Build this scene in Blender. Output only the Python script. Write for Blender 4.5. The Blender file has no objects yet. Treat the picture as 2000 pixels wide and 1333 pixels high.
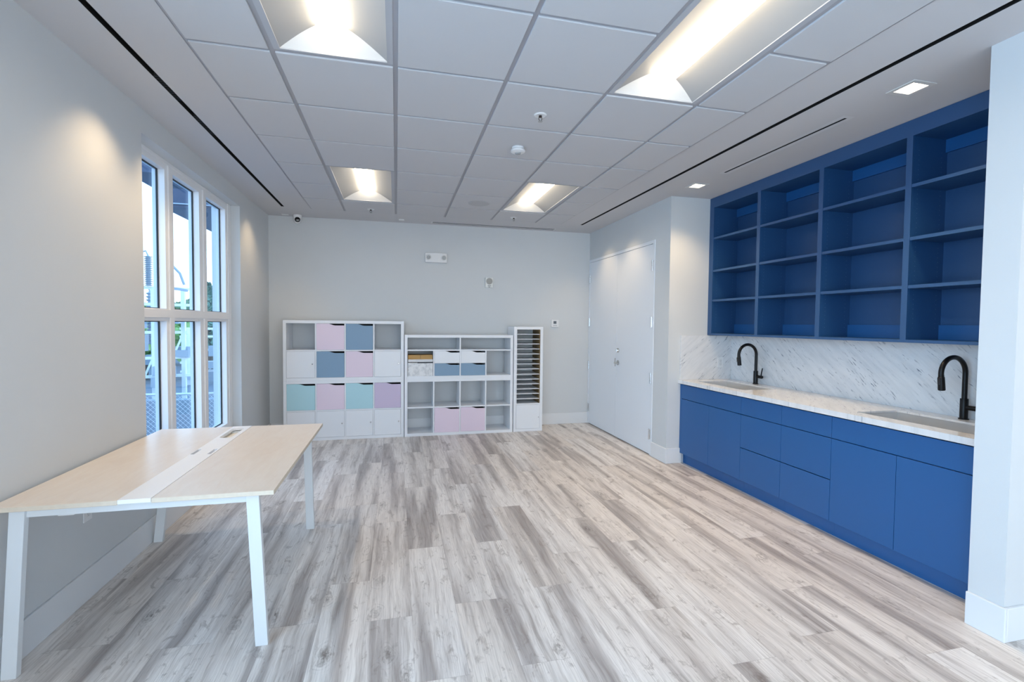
import bpy, bmesh, math, random
from mathutils import Vector, Matrix
random.seed(7)
PI = math.pi
S = bpy.context.scene
COL = S.collection

# ------------------------------------------------------------------ camera
cam_d = bpy.data.cameras.new('camera')
cam = bpy.data.objects.new('camera', cam_d); COL.objects.link(cam); S.camera = cam
YAW, PITCH, ROLL, FPX = 0.2368, -0.0352, 0.0095, 937.92
CX, CY, CZ = 1.2254, -2.7081, 1.5013
_r = Vector((math.cos(YAW), -math.sin(YAW), 0)); _f = Vector((math.sin(YAW), math.cos(YAW), 0)); _u = Vector((0, 0, 1))
_f2 = _f*math.cos(PITCH) + _u*math.sin(PITCH); _u2 = _u*math.cos(PITCH) - _f*math.sin(PITCH)
_r3 = _r*math.cos(ROLL) + _u2*math.sin(ROLL); _u3 = _u2*math.cos(ROLL) - _r*math.sin(ROLL)
M = Matrix.Identity(4)
for i in range(3):
    M[i][0] = _r3[i]; M[i][1] = _u3[i]; M[i][2] = -_f2[i]; M[i][3] = (CX, CY, CZ)[i]
cam.matrix_world = M
cam_d.sensor_fit = 'HORIZONTAL'; cam_d.sensor_width = 36.0; cam_d.lens = FPX/2000*36.0
cam_d.clip_start = 0.05; cam_d.clip_end = 300

# ------------------------------------------------------------------ colour management, world, daylight
S.view_settings.view_transform = 'Standard'; S.view_settings.look = 'None'
S.view_settings.gamma = 1.0; S.view_settings.use_curve_mapping = False
S.view_settings.exposure = 0.52
S.render.engine = 'CYCLES'
S.cycles.use_denoising = True
S.cycles.max_bounces = 10; S.cycles.diffuse_bounces = 6
S.cycles.sample_clamp_indirect = 6.0

W = bpy.data.worlds.new('world'); S.world = W; W.use_nodes = True
nt = W.node_tree; nt.nodes.clear()
wo = nt.nodes.new('ShaderNodeOutputWorld'); bg = nt.nodes.new('ShaderNodeBackground')
tc = nt.nodes.new('ShaderNodeTexCoord'); sx = nt.nodes.new('ShaderNodeSeparateXYZ'); cr = nt.nodes.new('ShaderNodeValToRGB')
nt.links.new(tc.outputs['Generated'], sx.inputs[0]); nt.links.new(sx.outputs['Z'], cr.inputs[0])
cr.color_ramp.elements[0].position = 0.0; cr.color_ramp.elements[0].color = (0.93, 0.97, 1.0, 1)
cr.color_ramp.elements[1].position = 0.7; cr.color_ramp.elements[1].color = (0.55, 0.76, 1.0, 1)
nt.links.new(cr.outputs[0], bg.inputs[0]); nt.links.new(bg.outputs[0], wo.inputs[0])
bg.inputs[1].default_value = 2.6

WL, WR, WB, H = -0.39, 4.08, 4.14, 2.885      # left wall, right wall, back wall, ceiling
XP = 4.06                                     # pier face

def area(name, loc, rot, sx_, sy_, power, color, portal=False):
    l = bpy.data.lights.new(name, 'AREA'); l.shape = 'RECTANGLE'; l.size = sx_; l.size_y = sy_
    l.energy = power; l.color = color
    if portal: l.cycles.is_portal = True
    o = bpy.data.objects.new(name, l); COL.objects.link(o); o.location = loc; o.rotation_euler = rot
    return o
area('sky_portal', (-0.68, 1.95, 1.55), (0, -PI/2, 0), 2.4, 2.1, 1, (1, 1, 1), True)
DAY = (0.88, 0.95, 1.0)
area('daylight_left', (-0.85, -2.25, 1.6), (0, -PI/2, 0), 2.4, 2.1, 112, DAY)
area('daylight_left_rear', (-0.85, -4.9, 1.6), (0, -PI/2, 0), 2.4, 2.1, 150, DAY)
area('daylight_front', (2.2, -6.75, 1.55), (PI/2, 0, 0), 5.2, 2.3, 60, (0.88, 0.95, 1.0))

# ------------------------------------------------------------------ materials
MAT = {}
def mat(name, col, rough=0.5, metal=0.0, spec=0.5, bump=0.0, bscale=300.0, var=0.0, vscale=4.0, coat=0.0):
    if name in MAT: return MAT[name]
    m = bpy.data.materials.new(name); m.use_nodes = True; n = m.node_tree; b = n.nodes['Principled BSDF']
    b.inputs['Base Color'].default_value = (*col, 1); b.inputs['Roughness'].default_value = rough
    b.inputs['Metallic'].default_value = metal; b.inputs['Specular IOR Level'].default_value = spec
    b.inputs['Coat Weight'].default_value = coat
    tcn = n.nodes.new('ShaderNodeTexCoord')
    if var > 0:
        no = n.nodes.new('ShaderNodeTexNoise'); no.inputs['Scale'].default_value = vscale; no.inputs['Detail'].default_value = 3
        n.links.new(tcn.outputs['Object'], no.inputs['Vector'])
        hs = n.nodes.new('ShaderNodeHueSaturation'); hs.inputs['Color'].default_value = (*col, 1)
        mr = n.nodes.new('ShaderNodeMapRange'); mr.inputs[3].default_value = 1-var; mr.inputs[4].default_value = 1+var
        n.links.new(no.outputs[0], mr.inputs[0]); n.links.new(mr.outputs[0], hs.inputs['Value'])
        n.links.new(hs.outputs[0], b.inputs['Base Color'])
    if bump > 0:
        nb = n.nodes.new('ShaderNodeTexNoise'); nb.inputs['Scale'].default_value = bscale; nb.inputs['Detail'].default_value = 2
        n.links.new(tcn.outputs['Object'], nb.inputs['Vector'])
        bp = n.nodes.new('ShaderNodeBump'); bp.inputs['Strength'].default_value = bump; bp.inputs['Distance'].default_value = 0.002
        n.links.new(nb.outputs[0], bp.inputs['Height']); n.links.new(bp.outputs[0], b.inputs['Normal'])
    MAT[name] = m; return m
def emit(name, col, strength):
    m = bpy.data.materials.new(name); m.use_nodes = True; n = m.node_tree; n.nodes.clear()
    o = n.nodes.new('ShaderNodeOutputMaterial'); e = n.nodes.new('ShaderNodeEmission')
    e.inputs[0].default_value = (*col, 1); e.inputs[1].default_value = strength; n.links.new(e.outputs[0], o.inputs[0])
    MAT[name] = m; return m
def s2l(r, g, b):
    f = lambda c: (c/255/12.92) if c/255 <= 0.04045 else ((c/255+0.055)/1.055)**2.4
    return (f(r), f(g), f(b))

wall_m = mat('wall_paint', (0.60, 0.625, 0.64), 0.62, bump=0.12, bscale=260, var=0.015, spec=0.3)
ceil_m = mat('ceiling_paint', (0.56, 0.56, 0.58), 0.8, bump=0.05)
tile_m = mat('ceiling_tile_white', (0.56, 0.565, 0.585), 0.9, bump=0.25, bscale=420, var=0.01, spec=0.2)
grid_m = mat('grid_metal', (0.36, 0.36, 0.39), 0.5)
trim_m = mat('trim_paint', (0.70, 0.725, 0.75), 0.42)
door_m = mat('door_paint', (0.74, 0.785, 0.84), 0.40)
frame_m = mat('window_white', (0.80, 0.81, 0.83), 0.35)
gasket_m = mat('gasket_black', (0.006, 0.008, 0.012), 0.5)
black_m = mat('slot_black', (0.003, 0.003, 0.003), 0.7)
baffle_m = mat('baffle_dark', (0.03, 0.03, 0.03), 0.3)
white_m = mat('white_laminate', (0.78, 0.80, 0.83), 0.38)
whitemetal_m = mat('white_metal', (0.68, 0.72, 0.75), 0.32)
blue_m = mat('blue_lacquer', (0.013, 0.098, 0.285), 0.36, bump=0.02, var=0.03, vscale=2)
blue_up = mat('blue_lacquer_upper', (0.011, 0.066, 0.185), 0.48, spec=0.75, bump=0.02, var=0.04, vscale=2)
steel_m = mat('brushed_steel', (0.66, 0.67, 0.68), 0.34, metal=0.65)
chrome_m = mat('satin_nickel', (0.60, 0.60, 0.60), 0.25, metal=1.0)
faucet_m = mat('matte_black', (0.004, 0.004, 0.005), 0.36, spec=0.28)
pink_m = mat('pink_panel', (0.76, 0.63, 0.73), 0.45)
lilac_m = mat('lilac_panel', (0.57, 0.48, 0.64), 0.45)
slate_m = mat('slate_blue_panel', (0.20, 0.32, 0.45), 0.45)
aqua_m = mat('aqua_panel', (0.42, 0.66, 0.72), 0.45)
dark_m = mat('dark_inside', (0.03, 0.035, 0.045), 0.8)
brown_m = mat('brown_board', (0.22, 0.14, 0.06), 0.6, var=0.15, vscale=20)
card_m = mat('cardboard', (0.50, 0.30, 0.11), 0.8, var=0.06, vscale=12)
paper_m = mat('paper_white', (0.75, 0.75, 0.76), 0.7)
plastic_m = mat('plastic_white', (0.74, 0.75, 0.76), 0.4)
plastic_g = mat('plastic_grey', (0.36, 0.37, 0.38), 0.5)
lens_m = emit('troffer_glow', (1.0, 0.85, 0.64), 7.6)
down_m = emit('downlight_glow', (1.0, 0.84, 0.64), 9.0)

def N(n, t, **kw):
    x = n.nodes.new(t)
    for k, v in kw.items(): setattr(x, k, v)
    return x
def mth(n, op, a, b=None, c=None, clamp=False):
    x = n.nodes.new('ShaderNodeMath'); x.operation = op; x.use_clamp = clamp
    for i, v in enumerate((a, b, c)):
        if v is None: continue
        if isinstance(v, (int, float)): x.inputs[i].default_value = v
        else: n.links.new(v, x.inputs[i])
    return x.outputs[0]
def comb(n, a, b, c):
    x = n.nodes.new('ShaderNodeCombineXYZ')
    for i, v in enumerate((a, b, c)):
        if isinstance(v, (int, float)): x.inputs[i].default_value = v
        else: n.links.new(v, x.inputs[i])
    return x.outputs[0]
def noise(n, vec, scale, detail=2, rough=0.5, dist=0.0):
    x = n.nodes.new('ShaderNodeTexNoise'); x.inputs['Scale'].default_value = scale; x.inputs['Detail'].default_value = detail
    x.inputs['Roughness'].default_value = rough; x.inputs['Distortion'].default_value = dist
    n.links.new(vec, x.inputs['Vector']); return x.outputs[0]
def ramp(n, fac, stops):
    x = n.nodes.new('ShaderNodeValToRGB'); n.links.new(fac, x.inputs[0]); e = x.color_ramp.elements
    while len(e) < len(stops): e.new(0.5)
    for i, (p, c) in enumerate(stops):
        e[i].position = p; e[i].color = (*c, 1) if len(c) == 3 else c
    return x.outputs[0]
def mixc(n, fac, a, b, mode='MIX'):
    x = n.nodes.new('ShaderNodeMix'); x.data_type = 'RGBA'; x.blend_type = mode
    for i, v in ((0, fac), (6, a), (7, b)):
        if isinstance(v, (int, float)): x.inputs[i].default_value = v
        elif isinstance(v, tuple): x.inputs[i].default_value = (*v, 1)
        else: n.links.new(v, x.inputs[i])
    return x.outputs[2]

def floor_material():
    m = bpy.data.materials.new('vinyl_plank_floor'); m.use_nodes = True; n = m.node_tree; b = n.nodes['Principled BSDF']
    t = N(n, 'ShaderNodeTexCoord'); sp = N(n, 'ShaderNodeSeparateXYZ'); n.links.new(t.outputs['Object'], sp.inputs[0])
    x, y = sp.outputs[0], sp.outputs[1]
    PW, PL = 0.2286, 1.22
    u = mth(n, 'DIVIDE', mth(n, 'SUBTRACT', x, 1.077), PW)
    col = mth(n, 'FLOOR', u); fx = mth(n, 'FRACT', u)
    wn = N(n, 'ShaderNodeTexWhiteNoise', noise_dimensions='1D'); n.links.new(mth(n, 'ADD', col, 37.3), wn.inputs['W'])
    off = mth(n, 'ADD', mth(n, 'MULTIPLY', col, 0.5), mth(n, 'MULTIPLY', mth(n, 'SUBTRACT', wn.outputs[0], 0.5), 0.30))
    v = mth(n, 'ADD', mth(n, 'DIVIDE', mth(n, 'ADD', y, 0.29), PL), off)
    row = mth(n, 'FLOOR', v); fy = mth(n, 'FRACT', v)
    w2 = N(n, 'ShaderNodeTexWhiteNoise', noise_dimensions='2D'); n.links.new(comb(n, col, row, 0), w2.inputs['Vector'])
    rid = w2.outputs[0]
    w3 = N(n, 'ShaderNodeSeparateColor'); n.links.new(w2.outputs[1], w3.inputs[0])
    zoff = mth(n, 'MULTIPLY', rid, 61.0)
    # slow wobble of the grain sideways
    wob = noise(n, comb(n, mth(n, 'MULTIPLY', x, 1.3), mth(n, 'MULTIPLY', y, 1.6), zoff), 1.6, 2)
    xw = mth(n, 'ADD', x, mth(n, 'MULTIPLY', mth(n, 'SUBTRACT', wob, 0.5), 0.035))
    # broad dark bands along the plank
    band = noise(n, comb(n, mth(n, 'MULTIPLY', xw, 9.5), mth(n, 'MULTIPLY', y, 0.55), zoff), 1.0, 3, 0.45, 0.2)
    bandr = ramp(n, band, [(0.42, (0, 0, 0)), (0.52, (0.3,)*3), (0.64, (1, 1, 1))])
    # ragged edges of the bands
    rag = noise(n, comb(n, mth(n, 'MULTIPLY', xw, 46), mth(n, 'MULTIPLY', y, 2.6), zoff), 1.0, 4, 0.6, 0.3)
    # fine grain
    fine = noise(n, comb(n, mth(n, 'MULTIPLY', xw, 240), mth(n, 'MULTIPLY', y, 6.0), zoff), 1.0, 3, 0.6)
    base = mixc(n, w3.outputs[0], s2l(222, 217, 212), s2l(235, 233, 231))
    base = mixc(n, mth(n, 'MULTIPLY', w3.outputs[2], 0.35), base, s2l(222, 210, 198))
    c1 = mixc(n, mth(n, 'MULTIPLY', bandr, mth(n, 'ADD', 0.42, mth(n, 'MULTIPLY', rag, 0.62))), base, s2l(134, 126, 124))
    ragd = ramp(n, rag, [(0.52, (0, 0, 0)), (0.74, (1, 1, 1))])
    c2 = mixc(n, mth(n, 'MULTIPLY', ragd, 0.5), c1, s2l(140, 128, 120))
    fr = ramp(n, fine, [(0.40, (0, 0, 0)), (0.70, (1, 1, 1))])
    c3 = mixc(n, mth(n, 'MULTIPLY', fr, 0.34), c2, s2l(120, 108, 100))
    # knots: squashed voronoi with rings
    kw = noise(n, comb(n, mth(n, 'MULTIPLY', x, 9), mth(n, 'MULTIPLY', y, 6), zoff), 1.0, 3)
    kx = mth(n, 'ADD', x, mth(n, 'MULTIPLY', mth(n, 'SUBTRACT', kw, 0.5), 0.10))
    ky = mth(n, 'ADD', y, mth(n, 'MULTIPLY', mth(n, 'SUBTRACT', kw, 0.5), 0.14))
    vo = N(n, 'ShaderNodeTexVoronoi'); vo.inputs['Scale'].default_value = 1.0; vo.inputs['Randomness'].default_value = 0.85
    n.links.new(comb(n, mth(n, 'MULTIPLY', kx, 5.6), mth(n, 'MULTIPLY', ky, 2.6), zoff), vo.inputs['Vector'])
    d = vo.outputs['Distance']
    core = ramp(n, d, [(0.0, (1, 1, 1)), (0.07, (0.8,)*3), (0.20, (0, 0, 0))])
    ring = mth(n, 'SINE', mth(n, 'MULTIPLY', d, 85.0))
    ringm = mth(n, 'MULTIPLY', ramp(n, ring, [(0.2, (0, 0, 0)), (0.95, (1, 1, 1))]), ramp(n, d, [(0.10, (1, 1, 1)), (0.34, (0, 0, 0))]))
    kn = mth(n, 'MAXIMUM', mth(n, 'MULTIPLY', core, 0.95), mth(n, 'MULTIPLY', ringm, 0.60))
    ragk = ramp(n, noise(n, comb(n, mth(n, 'MULTIPLY', x, 70), mth(n, 'MULTIPLY', y, 30), zoff), 1.0, 3, 0.7), [(0.42, (0.1,)*3), (0.6, (1, 1, 1))])
    c4 = mixc(n, mth(n, 'MULTIPLY', kn, ragk), c3, s2l(98, 88, 82))
    # crosswise feathery flecks
    fl = noise(n, comb(n, mth(n, 'MULTIPLY', x, 22), mth(n, 'MULTIPLY', y, 9), mth(n, 'ADD', zoff, 5)), 1.0, 5, 0.68, 0.8)
    flm = ramp(n, fl, [(0.57, (0, 0, 0)), (0.68, (1, 1, 1))])
    c5 = mixc(n, mth(n, 'MULTIPLY', flm, 0.55), c4, s2l(128, 118, 112))
    # seams
    ex = mth(n, 'MINIMUM', fx, mth(n, 'SUBTRACT', 1.0, fx)); ey = mth(n, 'MINIMUM', fy, mth(n, 'SUBTRACT', 1.0, fy))
    sm = mth(n, 'MAXIMUM', mth(n, 'LESS_THAN', ex, 0.0045), mth(n, 'LESS_THAN', ey, 0.0010))
    c6 = mixc(n, mth(n, 'MULTIPLY', sm, 0.30), c5, s2l(120, 112, 108))
    n.links.new(c6, b.inputs['Base Color'])
    b.inputs['Roughness'].default_value = 0.40; b.inputs['Specular IOR Level'].default_value = 0.45
    bp = N(n, 'ShaderNodeBump'); bp.inputs['Strength'].default_value = 0.12; bp.inputs['Distance'].default_value = 0.001
    n.links.new(mth(n, 'SUBTRACT', mth(n, 'MULTIPLY', fine, -1), sm), bp.inputs['Height']); n.links.new(bp.outputs[0], b.inputs['Normal'])
    return m
floor_m = floor_material()

def marble_material(name, axis, sign, top=False):
    """thin grey-blue streaks running diagonally over white stone; axis: the horizontal axis of the slab"""
    m = bpy.data.materials.new(name); m.use_nodes = True; n = m.node_tree; b = n.nodes['Principled BSDF']
    t = N(n, 'ShaderNodeTexCoord'); sp = N(n, 'ShaderNodeSeparateXYZ'); n.links.new(t.outputs['Object'], sp.inputs[0])
    a = sp.outputs[axis]; z = sp.outputs[2] if not top else sp.outputs[0]
    an = math.radians(40)
    p = mth(n, 'ADD', mth(n, 'MULTIPLY', a, sign*math.cos(an)), mth(n, 'MULTIPLY', z, math.sin(an)))
    q = mth(n, 'SUBTRACT', mth(n, 'MULTIPLY', z, math.cos(an)), mth(n, 'MULTIPLY', a, sign*math.sin(an)))
    wb = noise(n, comb(n, mth(n, 'MULTIPLY', p, 2.2), mth(n, 'MULTIPLY', q, 6), 0), 1.0, 3)
    qw = mth(n, 'ADD', q, mth(n, 'MULTIPLY', mth(n, 'SUBTRACT', wb, 0.5), 0.05))
    s1 = noise(n, comb(n, mth(n, 'MULTIPLY', p, 12), mth(n, 'MULTIPLY', qw, 80), 3.0), 1.0, 3, 0.6)
    zone = noise(n, comb(n, mth(n, 'MULTIPLY', p, 1.6), mth(n, 'MULTIPLY', qw, 11), 9.0), 1.0, 2)
    st = mth(n, 'MULTIPLY', ramp(n, s1, [(0.585, (0, 0, 0)), (0.67, (1, 1, 1))]), ramp(n, zone, [(0.44, (0.05,)*3), (0.62, (1, 1, 1))]))
    veil = ramp(n, noise(n, comb(n, mth(n, 'MULTIPLY', p, 2.5), mth(n, 'MULTIPLY', qw, 22), 5.0), 1.0, 4, 0.6), [(0.42, (0, 0, 0)), (0.68, (1, 1, 1))])
    mot = noise(n, t.outputs['Object'], 30, 4)
    c = mixc(n, mth(n, 'MULTIPLY', veil, 0.42), (0.72, 0.73, 0.745), (0.47, 0.50, 0.53))
    c = mixc(n, mth(n, 'MULTIPLY', mot, 0.18), c, (0.60, 0.60, 0.62))
    c = mixc(n, mth(n, 'MULTIPLY', st, 0.60 if top else 0.95), c, (0.09, 0.12, 0.17))
    n.links.new(c, b.inputs['Base Color']); b.inputs['Roughness'].default_value = 0.12 if not top else 0.16
    return m
marble_back = marble_material('marble_backsplash', 1, 1)
marble_side = marble_material('marble_side', 0, 1)
marble_top = marble_material('marble_counter', 1, 1, True)

def birch_material():
    m = bpy.data.materials.new('birch_veneer'); m.use_nodes = True; n = m.node_tree; b = n.nodes['Principled BSDF']
    t = N(n, 'ShaderNodeTexCoord'); sp = N(n, 'ShaderNodeSeparateXYZ'); n.links.new(t.outputs['Object'], sp.inputs[0])
    v = comb(n, mth(n, 'MULTIPLY', sp.outputs[0], 7), mth(n, 'MULTIPLY', sp.outputs[1], 1.6), sp.outputs[2])
    a = noise(n, v, 2.0, 4, 0.6, 1.2)
    f = noise(n, comb(n, mth(n, 'MULTIPLY', sp.outputs[0], 120), mth(n, 'MULTIPLY', sp.outputs[1], 9), 0), 1.0, 2)
    c = mixc(n, ramp(n, a, [(0.35, (0, 0, 0)), (0.7, (1, 1, 1))]), (0.78, 0.725, 0.66), (0.74, 0.665, 0.59))
    c = mixc(n, mth(n, 'MULTIPLY', f, 0.20), c, (0.58, 0.45, 0.33))
    n.links.new(c, b.inputs['Base Color']); b.inputs['Roughness'].default_value = 0.33
    return m
birch_m = birch_material()
edge_m = mat('birch_edge', (0.66, 0.58, 0.47), 0.5, var=0.08, vscale=60)

def glass_material():
    m = bpy.data.materials.new('window_glass'); m.use_nodes = True; n = m.node_tree; n.nodes.clear()
    o = N(n, 'ShaderNodeOutputMaterial'); tr = N(n, 'ShaderNodeBsdfTransparent'); gl = N(n, 'ShaderNodeBsdfGlossy'); mx = N(n, 'ShaderNodeMixShader')
    tr.inputs[0].default_value = (0.74, 0.88, 1.0, 1); gl.inputs['Roughness'].default_value = 0.02
    ge = N(n, 'ShaderNodeNewGeometry'); dp = N(n, 'ShaderNodeVectorMath', operation='DOT_PRODUCT')
    n.links.new(ge.outputs['Normal'], dp.inputs[0]); n.links.new(ge.outputs['Incoming'], dp.inputs[1])
    k1 = mth(n, 'SUBTRACT', 1.0, mth(n, 'ABSOLUTE', dp.outputs['Value']))
    fz = mth(n, 'ADD', 0.03, mth(n, 'MULTIPLY', mth(n, 'POWER', k1, 5.0), 0.6))
    n.links.new(fz, mx.inputs[0]); n.links.new(tr.outputs[0], mx.inputs[1]); n.links.new(gl.outputs[0], mx.inputs[2]); n.links.new(mx.outputs[0], o.inputs[0])
    return m
glass_m = glass_material()

# ------------------------------------------------------------------ helpers
def add_box(bm, x0, x1, y0, y1, z0, z1):
    vs = [bm.verts.new((x, y, z)) for z in (z0, z1) for y in (y0, y1) for x in (x0, x1)]
    for f in ((0, 2, 3, 1), (4, 5, 7, 6), (0, 1, 5, 4), (2, 6, 7, 3), (0, 4, 6, 2), (1, 3, 7, 5)):
        bm.faces.new([vs[i] for i in f])
    return vs
def BX(*boxes):
    bm = bmesh.new()
    for b in boxes: add_box(bm, *b)
    return bm
def obj(name, bm, m, parent=None, bevel=0.0, smooth=False, seg=2):
    bmesh.ops.recalc_face_normals(bm, faces=bm.faces)
    me = bpy.data.meshes.new(name); bm.to_mesh(me); bm.free()
    mats = m if isinstance(m, (list, tuple)) else [m]
    for q in mats: me.materials.append(q)
    if smooth:
        for p in me.polygons: p.use_smooth = True
    o = bpy.data.objects.new(name, me); COL.objects.link(o)
    if parent: o.parent = parent
    if bevel > 0:
        md = o.modifiers.new('bevel', 'BEVEL'); md.width = bevel; md.segments = seg; md.limit_method = 'ANGLE'; md.angle_limit = math.radians(40)
        md.harden_normals = False
    return o
def shade_auto(o, ang=35):
    me = o.data
    for p in me.polygons: p.use_smooth = True
    me.set_sharp_from_angle(angle=math.radians(ang))
def plate(outer, holes, t, frame, bm=None):
    """flat plate with holes: 2D loops, thickness t; frame=(origin, U, V) with thickness along UxV"""
    O, U, V = (Vector(q) for q in frame); Nn = U.cross(V)
    own = bm is None
    if own: bm = bmesh.new()
    edges = []
    for lp in [outer]+list(holes):
        vs = [bm.verts.new(O+U*a+V*b) for a, b in lp]
        edges += [bm.edges.new((vs[i], vs[(i+1) % len(vs)])) for i in range(len(vs))]
    r = bmesh.ops.triangle_fill(bm, use_beauty=True, use_dissolve=False, edges=edges, normal=Nn)
    fs = [g for g in r['geom'] if isinstance(g, bmesh.types.BMFace)]
    bmesh.ops.dissolve_limit(bm, angle_limit=0.001, verts=[], edges=[e for e in {e for f in fs for e in f.edges} if len(e.link_faces) == 2]) if not holes else None
    fs = [f for f in bm.faces if f.is_valid] if own else fs
    ex = bmesh.ops.extrude_face_region(bm, geom=fs)
    vv = [g for g in ex['geom'] if isinstance(g, bmesh.types.BMVert)]
    bmesh.ops.translate(bm, verts=vv, vec=Nn*t)
    return bm
def rect(a0, a1, b0, b1): return [(a0, b0), (a1, b0), (a1, b1), (a0, b1)]
def rrect(a0, a1, b0, b1, r, k=6):
    out = []
    for cx_, cy_, s in ((a1-r, b0+r, -PI/2), (a1-r, b1-r, 0), (a0+r, b1-r, PI/2), (a0+r, b0+r, PI)):
        for i in range(k+1): out.append((cx_+r*math.cos(s+PI/2*i/k), cy_+r*math.sin(s+PI/2*i/k)))
    return out
def lathe(bm, prof, c=(0, 0, 0), axis='Z', k=28, cap=True):
    c = Vector(c); rings = []
    for r, h in prof:
        ring = []
        for i in range(k):
            a = 2*PI*i/k; p = (r*math.cos(a), r*math.sin(a), h)
            if axis == 'X': p = (p[2], p[0], p[1])
            if axis == 'Y': p = (p[0], p[2], p[1])
            ring.append(bm.verts.new(c+Vector(p)))
        rings.append(ring)
    for a, b in zip(rings, rings[1:]):
        for i in range(k): bm.faces.new((a[i], a[(i+1) % k], b[(i+1) % k], b[i]))
    if cap: bm.faces.new(rings[0]); bm.faces.new(rings[-1])
    return bm
def tube(bm, pts, rad, k=16):
    pts = [Vector(p) for p in pts]; rings = []
    rr = rad if isinstance(rad, (list, tuple)) else [rad]*len(pts)
    up = None
    for i, p in enumerate(pts):
        d = (pts[min(i+1, len(pts)-1)]-pts[max(i-1, 0)]).normalized()
        if up is None: up = d.orthogonal().normalized()
        up = (up-d*up.dot(d)).normalized(); s = d.cross(up)
        rings.append([bm.verts.new(p+(up*math.cos(2*PI*j/k)+s*math.sin(2*PI*j/k))*rr[i]) for j in range(k)])
    for a, b in zip(rings, rings[1:]):
        for j in range(k): bm.faces.new((a[j], a[(j+1) % k], b[(j+1) % k], b[j]))
    bm.faces.new(rings[0]); bm.faces.new(rings[-1]); return bm
def bar(bm, a, b, w, h=None):
    """square bar between two points"""
    h = h or w
    a = Vector(a); b = Vector(b); d = (b-a).normalized()
    up = Vector((0, 0, 1)) if abs(d.z) < 0.95 else Vector((0, 1, 0))
    s = d.cross(up).normalized(); u = s.cross(d)
    q = [[bm.verts.new(p+s*w/2*i+u*h/2*j) for i, j in ((-1, -1), (1, -1), (1, 1), (-1, 1))] for p in (a, b)]
    for i in range(4): bm.faces.new((q[0][i], q[0][(i+1) % 4], q[1][(i+1) % 4], q[1][i]))
    bm.faces.new(q[0]); bm.faces.new(q[1]); return bm
def tag(o, label, cat, group=None, kind=None):
    o['label'] = label; o['category'] = cat
    if group: o['group'] = group
    if kind: o['kind'] = kind
    return o
def thing(name, loc, label, cat, group=None, kind=None):
    o = bpy.data.objects.new(name, None); o.empty_display_size = 0.1; COL.objects.link(o); o.location = loc
    return tag(o, label, cat, group, kind)
def struct(o, label=None):
    o['kind'] = 'structure'
    if label: o['label'] = label
    return o
def shift(bm, v): bmesh.ops.translate(bm, verts=bm.verts, vec=v); return bm
def copy_tree(o, parent=None):
    c = o.copy(); COL.objects.link(c)
    if parent: c.parent = parent
    for ch in list(o.children): copy_tree(ch, c)
    return c
def spot(name, loc, target, power, color, size=100, blend=0.8, rad=0.03, parent=None):
    l = bpy.data.lights.new(name, 'SPOT'); l.energy = power; l.color = color; l.spot_size = math.radians(size); l.spot_blend = blend
    l.shadow_soft_size = rad; o = bpy.data.objects.new(name, l); COL.objects.link(o); o.location = loc
    o.rotation_euler = (Vector(target)-Vector(loc)).to_track_quat('-Z', 'Y').to_euler(); return o
WARM = (1.0, 0.72, 0.42)

# ------------------------------------------------------------------ room shell
YR = -6.6; XR = 6.2                      # behind the camera
struct(obj('floor', plate([(WL-.3, YR-.2), (XR, YR-.2), (XR, -0.95), (4.95, -0.95), (4.95, WB+.15), (WL-.3, WB+.15)], [], -0.05, ((0, 0, 0), (1, 0, 0), (0, 1, 0))), floor_m),
       'pale grey-brown wood-look plank floor of the room')
# left wall with two window openings
WIN = [(0.945, 2.972), (-3.30, -1.273), (-5.95, -3.923)]; WZ = (0.375, 2.725)
struct(obj('wall_left', plate(rect(YR-.2, WB+.15, -0.02, 3.1), [rect(a, b, *WZ) for a, b in WIN], -0.27, ((WL, 0, 0), (0, 1, 0), (0, 0, 1))), wall_m),
       'pale grey left wall with the tall window opening')
struct(obj('wall_back', BX((WL-.27, 5.1, WB, WB+.15, 0, 3.1)), wall_m), 'pale grey end wall behind the storage shelves')
# right wall with door opening
DY0, DY1, DZ = 2.235, 4.138, 2.475
struct(obj('wall_right', plate([(1.93, 0), (DY0, 0), (DY0, DZ), (DY1, DZ), (DY1, 0), (WB+.01, 0), (WB+.01, 3.1), (1.93, 3.1)], [], 0.12, ((WR, 0, 0), (0, 1, 0), (0, 0, 1))), wall_m),
       'pale right wall around the white double door')
bm = BX((WR+.12, 4.99, 1.93, 2.05, 0, 3.1))
struct(obj('wall_alcove_side', bm, wall_m), 'short grey wall at the far end of the kitchenette')
struct(obj('wall_alcove_back', BX((4.87, 4.99, -1.0, 1.93, 0, 3.1)), wall_m), 'wall behind the blue cabinets and backsplash')
struct(obj('wall_right_pier', BX((XP, XR, -1.07, -0.92, 0, 3.1)), wall_m), 'white pier wall at the near end of the kitchenette')
struct(obj('wall_right_rear', BX((XR, XR+.12, YR-.2, -0.92, 0, 3.1)), wall_m), 'right wall behind the viewpoint')
FW = (0.1, 5.3)
struct(obj('wall_front', plate(rect(WL-.27, XR+.12, -0.02, 3.1), [rect(FW[0], FW[1], 0.4, 2.7)], 0.15, ((0, YR, 0), (1, 0, 0), (0, 0, 1))), wall_m), 'wall behind the viewpoint with a wide window')

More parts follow.
